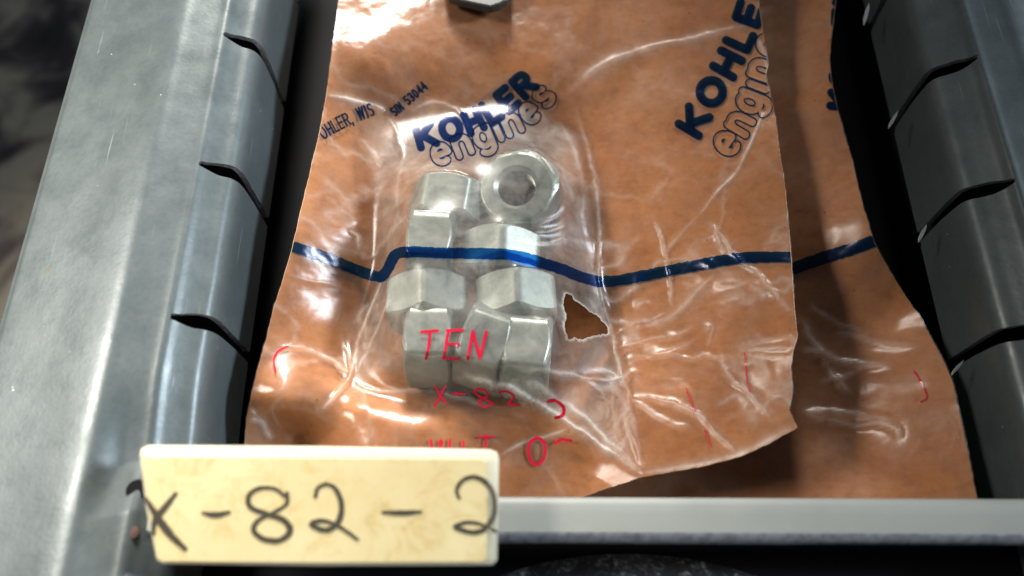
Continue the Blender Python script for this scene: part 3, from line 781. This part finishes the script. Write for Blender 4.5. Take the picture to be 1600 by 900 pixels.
red('pen_stroke', [[(1163,552),(1168,600),(1172,612)]], .9); red('pen_stroke', [[(1072,607),(1084,640)]], .9); red('pen_stroke', [[(1101,672),(1109,698)]], .9)
red('pen_stroke', [[(1428,580),(1440,600),(1448,620),(1438,628)]], 1.2, fRF, rear, ro)

# ------------------------------------------------------------------ metal tab at the far end
m, nt, b = principled('dark_green_metal', (.05, .055, .05), .45, .3)
pts = [(690,-70),(700,-6),(722,1),(745,6),(766,10.5),(780,6),(792,0),(800,-8),(800,-70)]
p3 = [P(a, b_2, -13 + 0) for a, b_2 in pts]
tabo = P(745, -35, -13); V = [(p[0], p[1], -13) for p in p3] + [(p[0], p[1], -15.5) for p in p3]; n = len(pts)
F = [tuple(range(n))[::-1], tuple(range(n, 2 * n))] + [(i, (i + 1) % n, n + (i + 1) % n, n + i) for i in range(n)]
o = mesh('metal_tab', V, F, m, None, smooth=False, label='dark metal tab lying on the front bag at the far edge', category='tab')
md = o.modifiers.new('bevel', 'BEVEL'); md.width = .5 * MM; md.segments = 3

# ------------------------------------------------------------------ card label
A = R(11)
lo_ = P(495, 800, 7.0)
ux = np.array([1, .004, 0.]); uy = np.array([0, math.cos(A), math.sin(A)]); un = np.cross(ux, uy)
def on_plane(px, py, o0=lo_, n=un):
    d = ray(np.array(px, float), np.array(py, float)); t = ((o0 - CAM) @ n) / (d @ n); return CAM + d * t[..., None]
card_m, nt, b = principled('yellow_card', (.75, .65, .38), .6)
cc = ramp(nt, tex(nt, 60, 6, .65), [(.3, (.63, .51, .25)), (.55, (.67, .57, .31)), (.75, (.72, .64, .38))])
st = ramp(nt, tex(nt, 170, 5, .75, 1), [(.50, (1, 1, 1)), (.62, (.88, .80, .64)), (.74, (.62, .48, .32))])
nt.links.new(mixc(nt, .7, cc, st, 'MULTIPLY'), b.inputs['Base Color']); nt.links.new(bump(nt, tex(nt, 350, 5), .15, .0002), b.inputs['Normal'])
rim_m, nt, b = principled('yellowed_clear_plastic', (.86, .82, .62), .18, 0, .6); b.inputs['Transmission Weight'].default_value = .25
lab = empty('drawer_label', lo_, label='yellowed card label reading X-82-2 on the front left corner of the drawer', category='label')
outl = [(213,706),(216,699),(226,695),(500,697),(765,702),(776,706),(780,716),(779,800),(777,878),(770,886),(500,888),(250,884),(240,878),(224,800)]
def label_ring(inset_px, depth):
    c_ = np.array([495, 792.]); q = []
    for a, b_2 in outl:
        v = np.array([a, b_2]) - c_; q.append((c_[0] + v[0] * (1 - inset_px / 278), c_[1] + v[1] * (1 - inset_px / 95)))
    q = np.array(q); return on_plane(q[:, 0], q[:, 1]) + un * depth
rings = [label_ring(3, -3.4), label_ring(0, -3.0), label_ring(0, -1.7), label_ring(1.0, -.9), label_ring(4, -.2), label_ring(6, 0)]
V = np.concatenate(rings); n = len(outl); F = []
for r_ in range(len(rings) - 1):
    for i in range(n): F.append((r_ * n + i, (r_ + 1) * n + i, (r_ + 1) * n + (i + 1) % n, r_ * n + (i + 1) % n))
F.append(tuple((len(rings) - 1) * n + i for i in range(n))[::-1]); F.append(tuple(range(n)))
o = mesh('holder_block', V, F, rim_m, lab, sharp=50, origin=lo_)
cardpx = [(224,722),(232,714),(500,716),(752,718),(760,722),(762,800),(760,872),(752,877),(500,878),(256,876),(248,870),(236,800)]
q = np.array(cardpx, float); top = on_plane(q[:, 0], q[:, 1]) + un * .5; bot = top - un * .48
n = len(cardpx); V = np.concatenate([top, bot]); F = [tuple(range(n))[::-1]] + [(i, (i + 1) % n, n + (i + 1) % n, n + i) for i in range(n)]
mesh('card', V, F, card_m, lab, sharp=40, origin=lo_)
def pencil(strokes, hw, name='handwritten_code'):
    st_ = [[tuple(p) for p in smooth_line(s, 6)] for s in strokes]
    P_ = np.array([p for s in st_ for p in s]); xs = np.arange(P_[:, 0].min() - 8, P_[:, 0].max() + 8, .9); ys = np.arange(P_[:, 1].min() - 8, P_[:, 1].max() + 8, .9)
    X, Y = np.meshgrid(xs, ys, indexing='ij'); f = np.full(X.shape, 1e9)
    for s, w_ in zip(st_, hw):
        d, t = seg_dist(X, Y, s); f = np.minimum(f, d - w_ * (1 - .25 * np.cos(t * 6.3)))
    f += .8 * fbm(X, Y, 5, 3, 3)
    V2, F = contour_mesh(xs, ys, f); w = on_plane(V2[:, 0], V2[:, 1]) + un * .62
    mesh(name, w, [t[::-1] for t in F], PENCIL, lab, origin=lo_)
pencil([[(231,780),(252,812),(272,838),(292,857)], [(277,771),(262,790),(245,812),(242,834)], [(320,801),(340,804),(360,800)],
        [(447,775),(430,763),(405,763),(390,776),(395,793),(420,803),(445,812),(455,828),(440,843),(415,842),(398,828),(406,812),(430,800),(450,786),(450,770)],
        [(494,776),(498,762),(513,756),(527,765),(535,788),(531,812),(515,827),(496,824),(489,817),(505,813),(528,820),(546,832),(560,842)],
        [(600,800),(630,801),(658,799)],
        [(718,778),(714,765),(724,750),(742,745),(760,754),(772,778),(771,806),(757,826),(738,831),(712,823),(728,816),(750,818),(775,830)]],
       [5.0, 4.0, 4.0, 3.8, 3.6, 3.6, 3.6])
